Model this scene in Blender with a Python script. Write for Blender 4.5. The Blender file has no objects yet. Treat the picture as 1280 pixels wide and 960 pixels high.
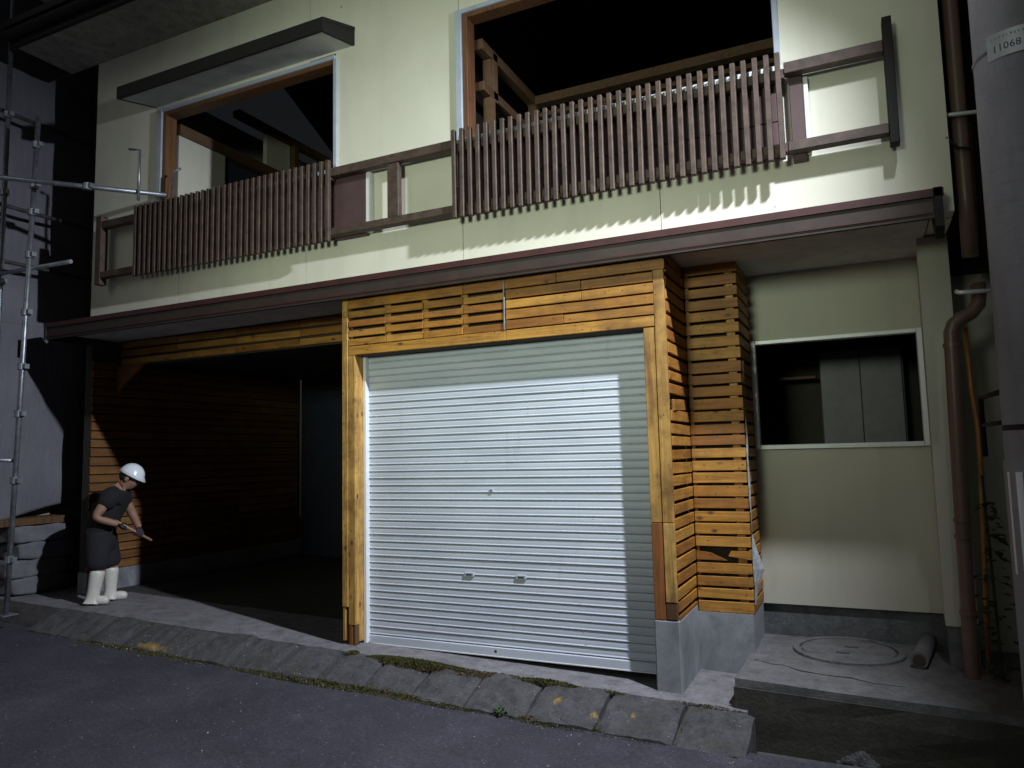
import bpy, bmesh, math, random
from mathutils import Vector, Matrix, noise
random.seed(11)
S = bpy.context.scene
C = S.collection
R = math.radians

# ------------------------------------------------------------------ camera
cam_d = bpy.data.cameras.new('camera'); cam = bpy.data.objects.new('camera', cam_d); C.objects.link(cam)
yaw, pit, rol = 0.44017, 0.096605, -0.022848
fw = Vector((-math.sin(yaw)*math.cos(pit), math.cos(yaw)*math.cos(pit), math.sin(pit)))
rt = Vector((math.cos(yaw), math.sin(yaw), 0)); up = rt.cross(fw)
rt2 = math.cos(rol)*rt + math.sin(rol)*up; up2 = -math.sin(rol)*rt + math.cos(rol)*up
m = Matrix((rt2, up2, -fw)).transposed().to_4x4(); m.translation = Vector((3.7514, -5.0665, 1.4907))
cam.matrix_world = m
cam_d.sensor_width = 36; cam_d.lens = 921.33/1280*36; cam_d.clip_start = .05; cam_d.clip_end = 500
S.camera = cam
S.render.resolution_x, S.render.resolution_y = 1024, 768

# ------------------------------------------------------------------ night sky, faint sky glow
w = bpy.data.worlds.new('World'); S.world = w; w.use_nodes = True
nt = w.node_tree; bg = nt.nodes['Background']
sky = nt.nodes.new('ShaderNodeTexSky'); sky.sky_type = 'NISHITA'; sky.sun_disc = False
SUN_EL, SUN_AZ = R(26), R(198)
sky.sun_elevation = SUN_EL; sky.sun_rotation = SUN_AZ
hs = nt.nodes.new('ShaderNodeHueSaturation'); hs.inputs['Saturation'].default_value = .35
nt.links.new(sky.outputs[0], hs.inputs['Color']); nt.links.new(hs.outputs[0], bg.inputs['Color'])
bg.inputs['Strength'].default_value = 0.003
sun_d = bpy.data.lights.new('soft_fill_sun', 'SUN'); sun_d.energy = .19; sun_d.angle = R(40); sun_d.color = (.93, 1, .92)  # added soft fill from the street side, reaching under the eave
sun = bpy.data.objects.new('soft_fill_sun', sun_d); C.objects.link(sun)
# the light arrives from the street side: azimuth clockwise from +y
sdir = Vector((math.sin(SUN_AZ)*math.cos(SUN_EL), math.cos(SUN_AZ)*math.cos(SUN_EL), math.sin(SUN_EL)))
sun.rotation_euler = (-sdir).to_track_quat('-Z', 'Y').to_euler(); sun.location = (0, -10, 12)
S.view_settings.view_transform = 'Standard'; S.view_settings.look = 'None'
S.view_settings.exposure = 0; S.view_settings.gamma = 1; S.view_settings.use_curve_mapping = False
LAMP = Vector((4.40, -1.36, 4.72)); KEY, FILL = 2200, 1020

# ------------------------------------------------------------------ materials
def mat(name):
    mm = bpy.data.materials.new(name); mm.use_nodes = True
    t = mm.node_tree; return mm, t, t.nodes['Principled BSDF']
def N(t, typ, **kw):
    n = t.nodes.new(typ)
    for k, v in kw.items():
        if k in n.inputs: n.inputs[k].default_value = v
        else: setattr(n, k, v)
    return n
def ramp(t, fac, stops):
    r = t.nodes.new('ShaderNodeValToRGB'); e = r.color_ramp.elements
    while len(e) < len(stops): e.new(.5)
    for i, (p, c) in enumerate(stops):
        e[i].position = p; e[i].color = (*c, 1) if len(c) == 3 else c
    t.links.new(fac, r.inputs[0]); return r.outputs[0]
def mixc(t, f, a, b, mode='MIX'):
    n = t.nodes.new('ShaderNodeMix'); n.data_type = 'RGBA'; n.blend_type = mode
    for sock, v in ((n.inputs[0], f), (n.inputs[6], a), (n.inputs[7], b)):
        if hasattr(v, 'is_linked'): t.links.new(v, sock)
        elif isinstance(v, (int, float)): sock.default_value = v
        else: sock.default_value = (*v, 1)
    return n.outputs[2]
def coords(t, scale=(1, 1, 1), kind='Object', rnd=False):
    tc = t.nodes.new('ShaderNodeTexCoord'); mp = t.nodes.new('ShaderNodeMapping'); mp.inputs['Scale'].default_value = scale
    t.links.new(tc.outputs[kind], mp.inputs['Vector'])
    if rnd:
        oi = t.nodes.new('ShaderNodeObjectInfo'); mu = t.nodes.new('ShaderNodeMath'); mu.operation = 'MULTIPLY'; mu.inputs[1].default_value = 37.0
        t.links.new(oi.outputs['Random'], mu.inputs[0]); cb = t.nodes.new('ShaderNodeCombineXYZ')
        for i in range(3): t.links.new(mu.outputs[0], cb.inputs[i])
        t.links.new(cb.outputs[0], mp.inputs['Location'])
    return mp.outputs[0]
def nz(t, vec, scale, detail=4, rough=.55, dist=0):
    n = N(t, 'ShaderNodeTexNoise', Scale=scale, Detail=detail, Roughness=rough, Distortion=dist)
    t.links.new(vec, n.inputs['Vector']); return n.outputs['Fac']
def bump(t, b, h, strength=.3, dist=.01):
    n = N(t, 'ShaderNodeBump', Strength=strength, Distance=dist); t.links.new(h, n.inputs['Height']); t.links.new(n.outputs[0], b.inputs['Normal'])
def geo_pos(t, scale=(1, 1, 1)):
    g = t.nodes.new('ShaderNodeNewGeometry'); mp = t.nodes.new('ShaderNodeMapping'); mp.inputs['Scale'].default_value = scale
    t.links.new(g.outputs['Position'], mp.inputs['Vector']); return mp.outputs[0]

def wood(name, axis, cols, dirt=.35, rough=.6):
    mm, t, b = mat(name)
    sc = [22, 22, 22]; sc[axis] = 1.6
    v = coords(t, tuple(sc), rnd=True)
    g = nz(t, v, 1.0, 6, .62, 1.2)
    oi = t.nodes.new('ShaderNodeObjectInfo')
    base = ramp(t, oi.outputs['Random'], [(0, cols[0]), (.35, cols[1]), (.7, cols[2]), (1, cols[0])])
    gr = ramp(t, g, [(.3, (.52, .46, .38)), (.5, (.9, .88, .85)), (.7, (1.1, 1.1, 1.1))])
    c = mixc(t, 1.0, base, gr, 'MULTIPLY')
    # knots
    ks = [9, 9, 9]; ks[axis] = 5.0
    vo = N(t, 'ShaderNodeTexVoronoi', Scale=1.0); t.links.new(coords(t, tuple(ks), rnd=True), vo.inputs['Vector'])
    kn = ramp(t, vo.outputs['Distance'], [(.05, (1, 1, 1)), (.17, (0, 0, 0))])
    c = mixc(t, kn, c, (.07, .025, .008))
    st = ramp(t, nz(t, geo_pos(t), 3.1, 5, .7), [(.42, (0, 0, 0)), (.70, (min(.8, dirt*1.7),)*3)])
    c = mixc(t, st, c, (.10, .04, .012))
    v2 = N(t, 'ShaderNodeTexVoronoi', Scale=17.0); t.links.new(coords(t, (1, 1, 1), rnd=True), v2.inputs['Vector'])
    c = mixc(t, ramp(t, v2.outputs['Distance'], [(.06, (.9, .9, .9)), (.13, (0, 0, 0))]), c, (.04, .018, .008))      # nail heads and holes
    sm = [30, 30, 30]; sm[axis] = 3
    c = mixc(t, ramp(t, nz(t, coords(t, tuple(sm), rnd=True), .35, 5, .6), [(.56, (0, 0, 0)), (.66, (.55, .55, .55))]), c, (.16, .06, .014))
    t.links.new(c, b.inputs['Base Color']); b.inputs['Roughness'].default_value = rough
    bump(t, b, g, .35, .004)
    return mm
YW = [(.45, .200, .027), (.30, .112, .015), (.54, .275, .048)]
M = {}
M['wood_x'] = wood('pine_boards_along_x', 0, YW)
M['wood_y'] = wood('pine_boards_along_y', 1, YW)
M['wood_z'] = wood('pine_boards_along_z', 2, [(.58, .34, .09), (.50, .27, .062), (.64, .40, .12)], .55)
M['wood_shade'] = wood('shade_darkened_boards', 1, [(.24, .105, .020), (.16, .065, .014), (.28, .135, .03)], .6, .8)  # same pine, darkened to put the garage shade into the colour
M['wood_red'] = wood('stained_jamb_board', 2, [(.30, .10, .022), (.34, .13, .03), (.27, .085, .02)], .3)
M['rot'] = wood('rotten_post_foot', 2, [(.10, .055, .022), (.13, .07, .025), (.07, .04, .018)], .9, .85)
M['timber'] = wood('old_roof_timber', 1, [(.115, .068, .038), (.09, .052, .028), (.135, .082, .045)], .4, .75)
M['frame_wood'] = wood('window_frame_wood', 2, [(.16, .072, .030), (.14, .06, .025), (.18, .08, .033)], .2)

def plain(name, col, rough=.6, metal=0, var=.12, scale=6, bmp=.15, bscale=40):
    mm, t, b = mat(name); p = geo_pos(t)
    f = nz(t, p, scale, 5, .6)
    c = ramp(t, f, [(.25, tuple(x*(1-2*var) for x in col)), (.75, tuple(x*(1+var) for x in col))])
    t.links.new(c, b.inputs['Base Color']); b.inputs['Roughness'].default_value = rough; b.inputs['Metallic'].default_value = metal
    bump(t, b, nz(t, p, bscale, 3), bmp, .004); return mm
def wall_paint(name, col):
    mm, t, b = mat(name); p = geo_pos(t)
    f = nz(t, p, 1.3, 6, .6)
    c = ramp(t, f, [(.3, tuple(x*.90 for x in col)), (.65, col)])
    ru = nz(t, geo_pos(t, (3.4, 3.4, .4)), 1.0, 6, .65)             # faint rain streaks
    c = mixc(t, ramp(t, ru, [(.50, (0, 0, 0)), (.8, (.38, .38, .38))]), c, tuple(x*.6 for x in col))
    vo = N(t, 'ShaderNodeTexVoronoi', Scale=2.1, Randomness=1.0); t.links.new(p, vo.inputs['Vector'])
    sp = ramp(t, vo.outputs['Distance'], [(.012, (.8, .8, .8)), (.028, (0, 0, 0))])
    c = mixc(t, sp, c, (.12, .10, .08))
    t.links.new(c, b.inputs['Base Color']); b.inputs['Roughness'].default_value = .8
    bump(t, b, nz(t, p, 160, 3, .7), .22, .003); return mm
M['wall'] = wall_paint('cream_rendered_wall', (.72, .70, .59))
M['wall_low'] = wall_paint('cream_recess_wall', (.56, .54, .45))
M['soffit'] = plain('white_soffit_board', (.62, .62, .60), .7)
M['brown'] = plain('brown_painted_timber', (.080, .050, .038), .6, 0, .3, 14)
M['dark_brown'] = plain('dark_brown_metal', (.010, .0075, .007), .75, 0, .15)
M['fascia'] = plain('brown_fascia', (.042, .025, .021), .6, 0, .2, 5)
M['flash'] = plain('red_brown_flashing', (.060, .014, .015), .6, 0, .25, 7)
M['panel'] = plain('maroon_infill_panel', (.085, .047, .048), .5, 0, .1)
M['white'] = plain('white_aluminium', (.78, .80, .82), .4, .1, .06)
M['blue_trim'] = plain('grey_blue_reveal', (.42, .47, .56), .5, 0, .1)
M['steel'] = plain('galvanised_steel', (.34, .36, .40), .42, .75, .25, 12)
M['steel_dull'] = plain('dull_rusty_steel', (.07, .065, .07), .7, .3, .3, 12)
M['pipe'] = plain('brown_vinyl_downpipe', (.165, .100, .080), .38, 0, .1)
M['strap'] = plain('bright_steel_strap', (.85, .86, .90), .35, .2, .03)
M['copper'] = plain('orange_brown_pipe', (.42, .20, .06), .4, .3, .2)
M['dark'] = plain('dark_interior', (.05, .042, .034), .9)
M['dark_blue'] = plain('dark_blue_door', (.045, .055, .085), .6)
M['cabinet'] = plain('grey_cabinet_door', (.22, .215, .23), .6)
M['black'] = plain('black_lamp_case', (.03, .03, .033), .45)
M['ink'] = plain('dark_blue_ink', (.05, .06, .16), .6)
M['skin'] = plain('skin', (.30, .165, .11), .6, 0, .05)
M['shirt'] = plain('black_cotton', (.010, .010, .012), .9, 0, .2, 20)
M['shorts'] = plain('dark_navy_cotton', (.013, .012, .018), .9, 0, .2, 20)
M['boots'] = plain('off_white_rubber', (.66, .64, .58), .4, 0, .1, 12)
M['glove'] = plain('dark_work_glove', (.05, .04, .05), .9)
M['helmet'] = plain('white_helmet_shell', (.80, .83, .90), .25, 0, .02)
M['hair'] = plain('black_hair', (.012, .011, .010), .7)
M['handle'] = plain('pale_tool_handle', (.42, .25, .13), .6)
M['tape'] = plain('crumpled_foil_membrane', (.62, .64, .66), .35, .5, .2, 30, .5, 25)

def concrete(name, col, moss=0, stain=.4, fine=.55):
    mm, t, b = mat(name); p = geo_pos(t)
    a = nz(t, p, 2.4, 7, .65); f2 = nz(t, p, 42, 5, .8); f3 = nz(t, p, 9, 6, .7)
    c = ramp(t, a, [(.25, tuple(x*(1-stain) for x in col)), (.5, tuple(x*.92 for x in col)), (.75, tuple(min(1, x*1.15) for x in col))])
    c = mixc(t, fine, c, ramp(t, f2, [(.25, tuple(x*.45 for x in col)), (.55, col), (.8, tuple(min(1, x*1.5) for x in col))]))
    c = mixc(t, min(1, fine*1.3), c, mixc(t, 1.0, c, ramp(t, f3, [(.3, (.45, .45, .44)), (.5, (1, 1, 1)), (.72, (1.45, 1.45, 1.45))]), 'MULTIPLY'))
    vo = N(t, 'ShaderNodeTexVoronoi', Scale=30.0); t.links.new(p, vo.inputs['Vector'])
    c = mixc(t, ramp(t, vo.outputs['Distance'], [(.06, (fine, fine, fine)), (.16, (0, 0, 0))]), c, tuple(min(1, x*2.1) for x in col))
    if moss:
        mo = nz(t, p, 4.5, 6, .7)
        c = mixc(t, ramp(t, mo, [(.62-.2*moss, (0, 0, 0)), (.78-.2*moss, (.75, .75, .75))]), c, (.028, .034, .010))
    t.links.new(c, b.inputs['Base Color']); b.inputs['Roughness'].default_value = .88
    bump(t, b, f2, min(1, fine*1.2), .010); return mm
M['concrete'] = concrete('pavement_concrete', (.19, .18, .195), 0, .35)
M['kerb'] = concrete('weathered_kerb_concrete', (.082, .078, .084), .45, .5, .8)
def spots(mm, boxes, col):
    t = mm.node_tree; b = t.nodes['Principled BSDF']; src = b.inputs['Base Color'].links[0].from_socket
    g = t.nodes.new('ShaderNodeNewGeometry')
    for (cx, cy, rx, ry) in boxes:
        mp = t.nodes.new('ShaderNodeMapping'); mp.inputs['Location'].default_value = (-cx/rx, -cy/ry, 0); mp.inputs['Scale'].default_value = (1/rx, 1/ry, 0)
        t.links.new(g.outputs['Position'], mp.inputs['Vector']); ln = t.nodes.new('ShaderNodeVectorMath'); ln.operation = 'LENGTH'; t.links.new(mp.outputs[0], ln.inputs[0])
        ad = t.nodes.new('ShaderNodeMath'); ad.operation = 'MULTIPLY_ADD'; t.links.new(nz(t, geo_pos(t), 38, 5, .75), ad.inputs[0]); ad.inputs[1].default_value = 1.5; t.links.new(ln.outputs['Value'], ad.inputs[2]); dv = t.nodes.new('ShaderNodeMath'); dv.operation = 'MULTIPLY'; dv.inputs[1].default_value = 1/1.6; t.links.new(ad.outputs[0], dv.inputs[0]); ad = dv
        src = mixc(t, ramp(t, ad.outputs[0], [(.9/2.6, (.9, .9, .9)), (1.0, (0, 0, 0))]) if 0 else ramp(t, ad.outputs[0], [(.78/1.6, (.8, .8, .8)), (1.15/1.6, (0, 0, 0))]), src, col)
    t.links.new(src, b.inputs['Base Color'])
spots(M['kerb'], [(-1.82, -.545, .55, .11), (1.85, -.44, .10, .08), (2.12, -.50, .09, .07), (2.36, -.46, .05, .05)], (.40, .25, .035))
M['plinth'] = concrete('smooth_plinth_concrete', (.27, .28, .305), 0, .45, .15)
def stained(mm):
    t = mm.node_tree; b = t.nodes['Principled BSDF']; src = b.inputs['Base Color'].links[0].from_socket
    f = nz(t, geo_pos(t, (1, 1, .7)), 3.2, 6, .6, .6)
    c = mixc(t, ramp(t, f, [(.50, (0, 0, 0)), (.72, (.6, .6, .6))]), src, (.085, .085, .092))
    t.links.new(c, b.inputs['Base Color'])
stained(M['plinth'])
M['plinth_dk'] = concrete('dark_painted_plinth', (.12, .125, .13), 0, .25)
M['slab'] = concrete('old_slab_concrete', (.15, .145, .15), .3, .45)
M['mossy'] = concrete('mossy_ditch_concrete', (.060, .056, .048), .45, .5)
M['garage_floor'] = concrete('shade_darkened_floor', (.045, .043, .042), 0, .4)  # concrete coloured darker to deepen the shade inside the garage
def pole_mat():
    mm, t, b = mat('utility_pole_concrete')
    c = ramp(t, nz(t, geo_pos(t, (1, 1, .25)), 5, 6, .6), [(.3, (.24, .225, .245)), (.7, (.36, .34, .37))])
    c = mixc(t, ramp(t, nz(t, geo_pos(t, (1, 1, 5)), 4, 5, .7), [(.55, (0, 0, 0)), (.8, (.5, .5, .5))]), c, (.16, .15, .15))
    t.links.new(c, b.inputs['Base Color']); b.inputs['Roughness'].default_value = .7; bump(t, b, nz(t, geo_pos(t), 60, 4), .25, .004); return mm
M['pole'] = pole_mat()
M['block'] = concrete('grey_sack', (.15, .147, .165), 0, .35, .3)
M['neigh'] = concrete('neighbour_render', (.30, .28, .25), 0, .3)

def asphalt():
    mm, t, b = mat('worn_asphalt'); p = geo_pos(t)
    a = nz(t, p, .9, 7, .62); f2 = nz(t, p, 48, 5, .8); f3 = nz(t, p, 7, 5, .7)
    c = ramp(t, a, [(.32, (.030, .028, .040)), (.5, (.041, .038, .053)), (.68, (.062, .058, .076))])
    c = mixc(t, 1.0, c, ramp(t, f3, [(.3, (.86, .86, .86)), (.5, (1, 1, 1)), (.72, (1.2, 1.2, 1.2))]), 'MULTIPLY')
    c = mixc(t, 1.0, c, ramp(t, f2, [(.32, (.5, .5, .5)), (.5, (1, 1, 1)), (.66, (1.7, 1.7, 1.7))]), 'MULTIPLY')
    vo = N(t, 'ShaderNodeTexVoronoi', Scale=19.0); t.links.new(p, vo.inputs['Vector'])
    c = mixc(t, ramp(t, vo.outputs['Distance'], [(.05, (.8, .8, .8)), (.12, (0, 0, 0))]), c, (.24, .23, .24))
    t.links.new(c, b.inputs['Base Color']); b.inputs['Roughness'].default_value = .78
    bump(t, b, f2, .9, .012); return mm
M['asphalt'] = asphalt()

def shutter_mat():
    mm, t, b = mat('pale_blue_shutter_paint'); p = geo_pos(t)
    a = nz(t, geo_pos(t, (.8, 1, 3)), 1.6, 5, .6)
    c = ramp(t, a, [(.3, (.48, .52, .60)), (.6, (.58, .62, .70))])
    d = nz(t, geo_pos(t, (14, 14, 1.2)), 1.0, 5, .7)
    c = mixc(t, ramp(t, d, [(.6, (0, 0, 0)), (.85, (.35, .35, .35))]), c, (.27, .28, .26))
    vo = N(t, 'ShaderNodeTexVoronoi', Scale=5.0); t.links.new(geo_pos(t, (1, 1, 2.4)), vo.inputs['Vector'])
    c = mixc(t, ramp(t, vo.outputs['Distance'], [(.02, (.6, .6, .6)), (.07, (0, 0, 0))]), c, (.20, .18, .14))
    t.links.new(c, b.inputs['Base Color']); b.inputs['Roughness'].default_value = .42; b.inputs['Metallic'].default_value = .0
    return mm
M['shutter'] = shutter_mat()
def tarp_mat():
    mm, t, b = mat('grey_scaffold_sheet'); p = geo_pos(t)
    c = ramp(t, nz(t, p, 1.5, 5, .6), [(.3, (.11, .107, .13)), (.7, (.16, .155, .18))])
    t.links.new(c, b.inputs['Base Color']); b.inputs['Roughness'].default_value = .75
    bump(t, b, nz(t, geo_pos(t, (1, 6, 2)), 2, 5), .5, .04); return mm
M['tarp'] = tarp_mat()
def leafy(name, a, bcol):
    mm, t, b = mat(name)
    t.links.new(ramp(t, nz(t, geo_pos(t), 30, 3), [(.35, a), (.7, bcol)]), b.inputs['Base Color']); b.inputs['Roughness'].default_value = .8
    return mm
M['moss'] = leafy('moss', (.030, .034, .008), (.10, .085, .018))
M['moss_dry'] = leafy('dry_moss', (.055, .038, .012), (.12, .08, .022))
M['leaf'] = leafy('leaf', (.030, .065, .014), (.08, .17, .03))
M['ivy'] = leafy('ivy_leaf', (.012, .022, .008), (.03, .05, .014))
M['litter'] = plain('pale_grit', (.42, .40, .38), .8)
M['yellow'] = plain('worn_yellow_paint', (.36, .23, .03), .8, 0, .5, 30)
def emis(name, col, s):
    mm, t, b = mat(name); b.inputs['Emission Color'].default_value = (*col, 1); b.inputs['Emission Strength'].default_value = s; return mm
M['tube'] = emis('glowing_fill_ball', (.8, 1, .72), 1.0)  # glow of the ball on the added fill lamp
M['lens'] = emis('lit_lamp_lens', (1, .98, .94), 12)

# ------------------------------------------------------------------ mesh helpers
WP = {}
def wloc(o): return WP.get(o.name, Vector((0, 0, 0))) if o else Vector((0, 0, 0))
def props(o, label=None, cat=None, group=None, kind=None):
    if label: o['label'] = label
    if cat: o['category'] = cat
    if group: o['group'] = group
    if kind: o['kind'] = kind
    return o
def empty(name, loc, parent=None, **kw):
    o = bpy.data.objects.new(name, None); C.objects.link(o); loc = Vector(loc)
    o.parent = parent; o.location = loc - wloc(parent); WP[o.name] = loc; o.empty_display_size = .1
    return props(o, **kw)
def link(name, me, loc, parent=None, rot=None, **kw):
    o = bpy.data.objects.new(name, me); C.objects.link(o); loc = Vector(loc)
    o.parent = parent; o.location = loc - wloc(parent); WP[o.name] = loc
    if rot: o.rotation_euler = rot
    return props(o, **kw)
def build(name, bm, material, parent=None, smooth=False, **kw):
    vs = [v.co for v in bm.verts]
    lo = Vector([min(v[i] for v in vs) for i in range(3)]); hi = Vector([max(v[i] for v in vs) for i in range(3)])
    c = (lo+hi)/2
    if parent is None: c.z = lo.z
    bmesh.ops.translate(bm, verts=bm.verts, vec=-c)
    me = bpy.data.meshes.new(name); bm.to_mesh(me); bm.free(); me.materials.append(M[material] if isinstance(material, str) else material)
    if smooth: me.polygons.foreach_set('use_smooth', [True]*len(me.polygons))
    return link(name, me, c, parent, **kw)
CACHE = {}
def cham_mesh(dx, dy, dz, material, c=.004):
    k = (round(dx, 3), round(dy, 3), round(dz, 3), material, c)
    if k in CACHE: return CACHE[k]
    bm = bmesh.new(); h = Vector((k[0]/2, k[1]/2, k[2]/2)); c = min(c, h.x*.5, h.y*.5, h.z*.5)
    for sx in (-1, 1):
        for sy in (-1, 1):
            for sz in (-1, 1):
                p = Vector((sx*h.x, sy*h.y, sz*h.z))
                bm.verts.new(p-Vector((0, sy*c, sz*c))); bm.verts.new(p-Vector((sx*c, 0, sz*c))); bm.verts.new(p-Vector((sx*c, sy*c, 0)))
    bmesh.ops.convex_hull(bm, input=bm.verts)
    bmesh.ops.dissolve_limit(bm, angle_limit=.01, verts=bm.verts, edges=bm.edges)
    me = bpy.data.meshes.new('board_%d' % len(CACHE)); bm.to_mesh(me); bm.free(); me.materials.append(M[material]); CACHE[k] = me
    return me
def board(name, x0, x1, y0, y1, z0, z1, material, parent, c=.004, rot=None, **kw):
    return link(name, cham_mesh(x1-x0, y1-y0, z1-z0, material, c), ((x0+x1)/2, (y0+y1)/2, (z0+z1)/2), parent, rot, **kw)
def bx(bm, x0, x1, y0, y1, z0, z1):
    v = [bm.verts.new((x, y, z)) for x in (x0, x1) for y in (y0, y1) for z in (z0, z1)]
    for f in ((0, 1, 3, 2), (4, 6, 7, 5), (0, 4, 5, 1), (2, 3, 7, 6), (0, 2, 6, 4), (1, 5, 7, 3)): bm.faces.new([v[i] for i in f])
def prism(bm, pts, axis, a0, a1):
    def P(p, a):
        q = list(p); q.insert(axis, a); return q
    A = [bm.verts.new(P(p, a0)) for p in pts]; B = [bm.verts.new(P(p, a1)) for p in pts]; n = len(pts)
    bm.faces.new(A); bm.faces.new(B[::-1])
    for i in range(n): bm.faces.new((A[i], A[(i+1) % n], B[(i+1) % n], B[i]))
    bmesh.ops.recalc_face_normals(bm, faces=bm.faces)
def tube(bm, pts, r, n=12, cap=True):
    pts = [Vector(p) for p in pts]; rings = []
    rr = r if isinstance(r, (list, tuple)) else [r]*len(pts)
    ref = None
    for i, p in enumerate(pts):
        d = (pts[min(i+1, len(pts)-1)]-pts[max(i-1, 0)]).normalized()
        if ref is None: ref = d.orthogonal().normalized()
        u = (ref-d*ref.dot(d)).normalized(); ref = u; v = d.cross(u)
        rings.append([bm.verts.new(p+rr[i]*(math.cos(2*math.pi*k/n)*u+math.sin(2*math.pi*k/n)*v)) for k in range(n)])
    for a, b in zip(rings, rings[1:]):
        for k in range(n): bm.faces.new((a[k], a[(k+1) % n], b[(k+1) % n], b[k]))
    if cap: bm.faces.new(rings[0][::-1]); bm.faces.new(rings[-1])
def pipe(name, pts, r, material, parent=None, n=12, **kw):
    bm = bmesh.new(); tube(bm, pts, r, n); bmesh.ops.recalc_face_normals(bm, faces=bm.faces)
    o = build(name, bm, material, parent, **kw)
    for p in o.data.polygons: p.use_smooth = len(p.vertices) == 4
    return o
def gz(x): return -.03*x
def sheet(name, quads, material, **kw):
    bm = bmesh.new()
    for q in quads: bm.faces.new([bm.verts.new(p) for p in q])
    return build(name, bm, material, **kw)

# ================================================================== THE GROUND
RZ = lambda x: gz(x)-.15
# the road: one sheet, finely cut near the kerb so it is not dead flat
bm = bmesh.new(); bmesh.ops.create_grid(bm, x_segments=120, y_segments=60, size=1)
for v in bm.verts:
    x = v.co.x; y = v.co.y
    X = 45*math.copysign(abs(x)**2.2, x); Y = -.50 - 40*((1-y)/2)**2.2
    d = math.hypot(X, Y)
    v.co = Vector((X, Y, RZ(X) + (.012*noise.noise(Vector((X*.9, Y*.9, 3)))+.006*noise.noise(Vector((X*3, Y*3, 1))) if d < 14 else 0)))
build('road', bm, 'asphalt', smooth=True, kind='structure', label='dark worn asphalt road in front of the house', cat='road')
bm = bmesh.new(); bmesh.ops.create_grid(bm, x_segments=150, y_segments=8, size=.5)
for v in bm.verts:
    X = -14+17.02*(v.co.x+.5); Y = -.268+.818*(v.co.y+.5); e = .006*noise.noise(Vector((X*11, Y*4, 2))) if v.co.y < -.49 else 0
    v.co = Vector((X, Y+e, gz(X)+.004*noise.noise(Vector((X*4, Y*4, 8)))-(.006 if v.co.y < -.49 else 0)))
r = bmesh.ops.extrude_face_region(bm, geom=list(bm.faces))
for v in r['geom']:
    if isinstance(v, bmesh.types.BMVert): v.co.z -= .25
bmesh.ops.recalc_face_normals(bm, faces=bm.faces)
build('pavement', bm, 'concrete', kind='structure', label='pale concrete apron in front of the garages', cat='pavement')
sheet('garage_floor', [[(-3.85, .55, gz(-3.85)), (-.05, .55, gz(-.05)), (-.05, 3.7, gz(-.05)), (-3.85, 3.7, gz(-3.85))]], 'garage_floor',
      kind='structure', label='concrete floor inside the open garage, coloured dark for its shade', cat='floor')
sheet('ditch_bed', [[(2.9, -.62, -.52), (9, -.62, -.52), (9, 3, -.52), (2.9, 3, -.52)]], 'mossy',
      kind='structure', label='dark muddy bed of the roadside ditch', cat='ditch')
sheet('side_ground', [[(-14, .55, gz(-14)-.004), (-3.85, .55, gz(-3.85)-.004), (-3.85, 8, gz(-3.85)-.004), (-14, 8, gz(-14)-.004)]], 'mossy',
      kind='structure', label='dark earth beside the house behind the scaffold', cat='ground')

# sloping kerb stones, each its own block
kerb = empty('kerb', (0, -.45, gz(0)-.15), kind='structure', label='row of sloping weathered concrete kerb stones along the road', cat='kerb')
cuts = [2.655, 2.165, 1.694, 1.239, .814, .409]
while cuts[-1] > -3.4: cuts.append(cuts[-1]-.43-random.uniform(-.012, .012))
edges = [3.07]+cuts
for i in range(len(edges)-1):
    xb, xa = edges[i]-.014, edges[i+1]+.014
    if i == 0: xa -= .0
    bm = bmesh.new(); nx, ny = 7, 6; G = {}
    sd = random.random()*50; dz = random.uniform(-.008, .008); tip = random.uniform(-.012, .012)
    for a in range(nx+1):
        for b in range(ny+1):
            u, vv = a/nx, b/ny
            X = xa+(xb-xa)*u + .018*(vv-.5)*-1; Y = -.275-.335*vv
            prof = -.140*max(0, (vv-.08)/.92)**1.15
            ed = min(u, 1-u)*nx; er = .012 if ed < .5 else 0
            nse = .012*noise.noise(Vector((X*9, Y*9, sd)))+.006*noise.noise(Vector((X*30, Y*30, sd)))
            if ed < .5: X += .006*noise.noise(Vector((Y*22, sd, u*9)))
            if vv > .98: Y += .012*noise.noise(Vector((X*14, sd, 7)))
            G[a, b] = bm.verts.new((X, Y, gz(X)+prof+nse+dz-er+tip*(u-.5)-.004))
    for a in range(nx):
        for b in range(ny): bm.faces.new((G[a, b], G[a, b+1], G[a+1, b+1], G[a+1, b]))
    bd = [G[a, 0] for a in range(nx+1)]+[G[nx, b] for b in range(1, ny+1)]+[G[a, ny] for a in range(nx-1, -1, -1)]+[G[0, b] for b in range(ny-1, 0, -1)]
    lw = [bm.verts.new((v.co.x, v.co.y, gz(v.co.x)-.24)) for v in bd]
    for k in range(len(bd)):
        k2 = (k+1) % len(bd); bm.faces.new((bd[k], bd[k2], lw[k2], lw[k]))
    bmesh.ops.recalc_face_normals(bm, faces=bm.faces)
    build('kerb_stone', bm, 'kerb', kerb)
# dark joint filling under the gaps
bm = bmesh.new()
prism(bm, [(-.2705, -.05), (-.60, -.16), (-.60, -.30), (-.2705, -.30)], 0, -3.5, 3.03)
for v in bm.verts: v.co.z += gz(v.co.x)
build('kerb_bedding', bm, 'mossy', kerb)

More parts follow.
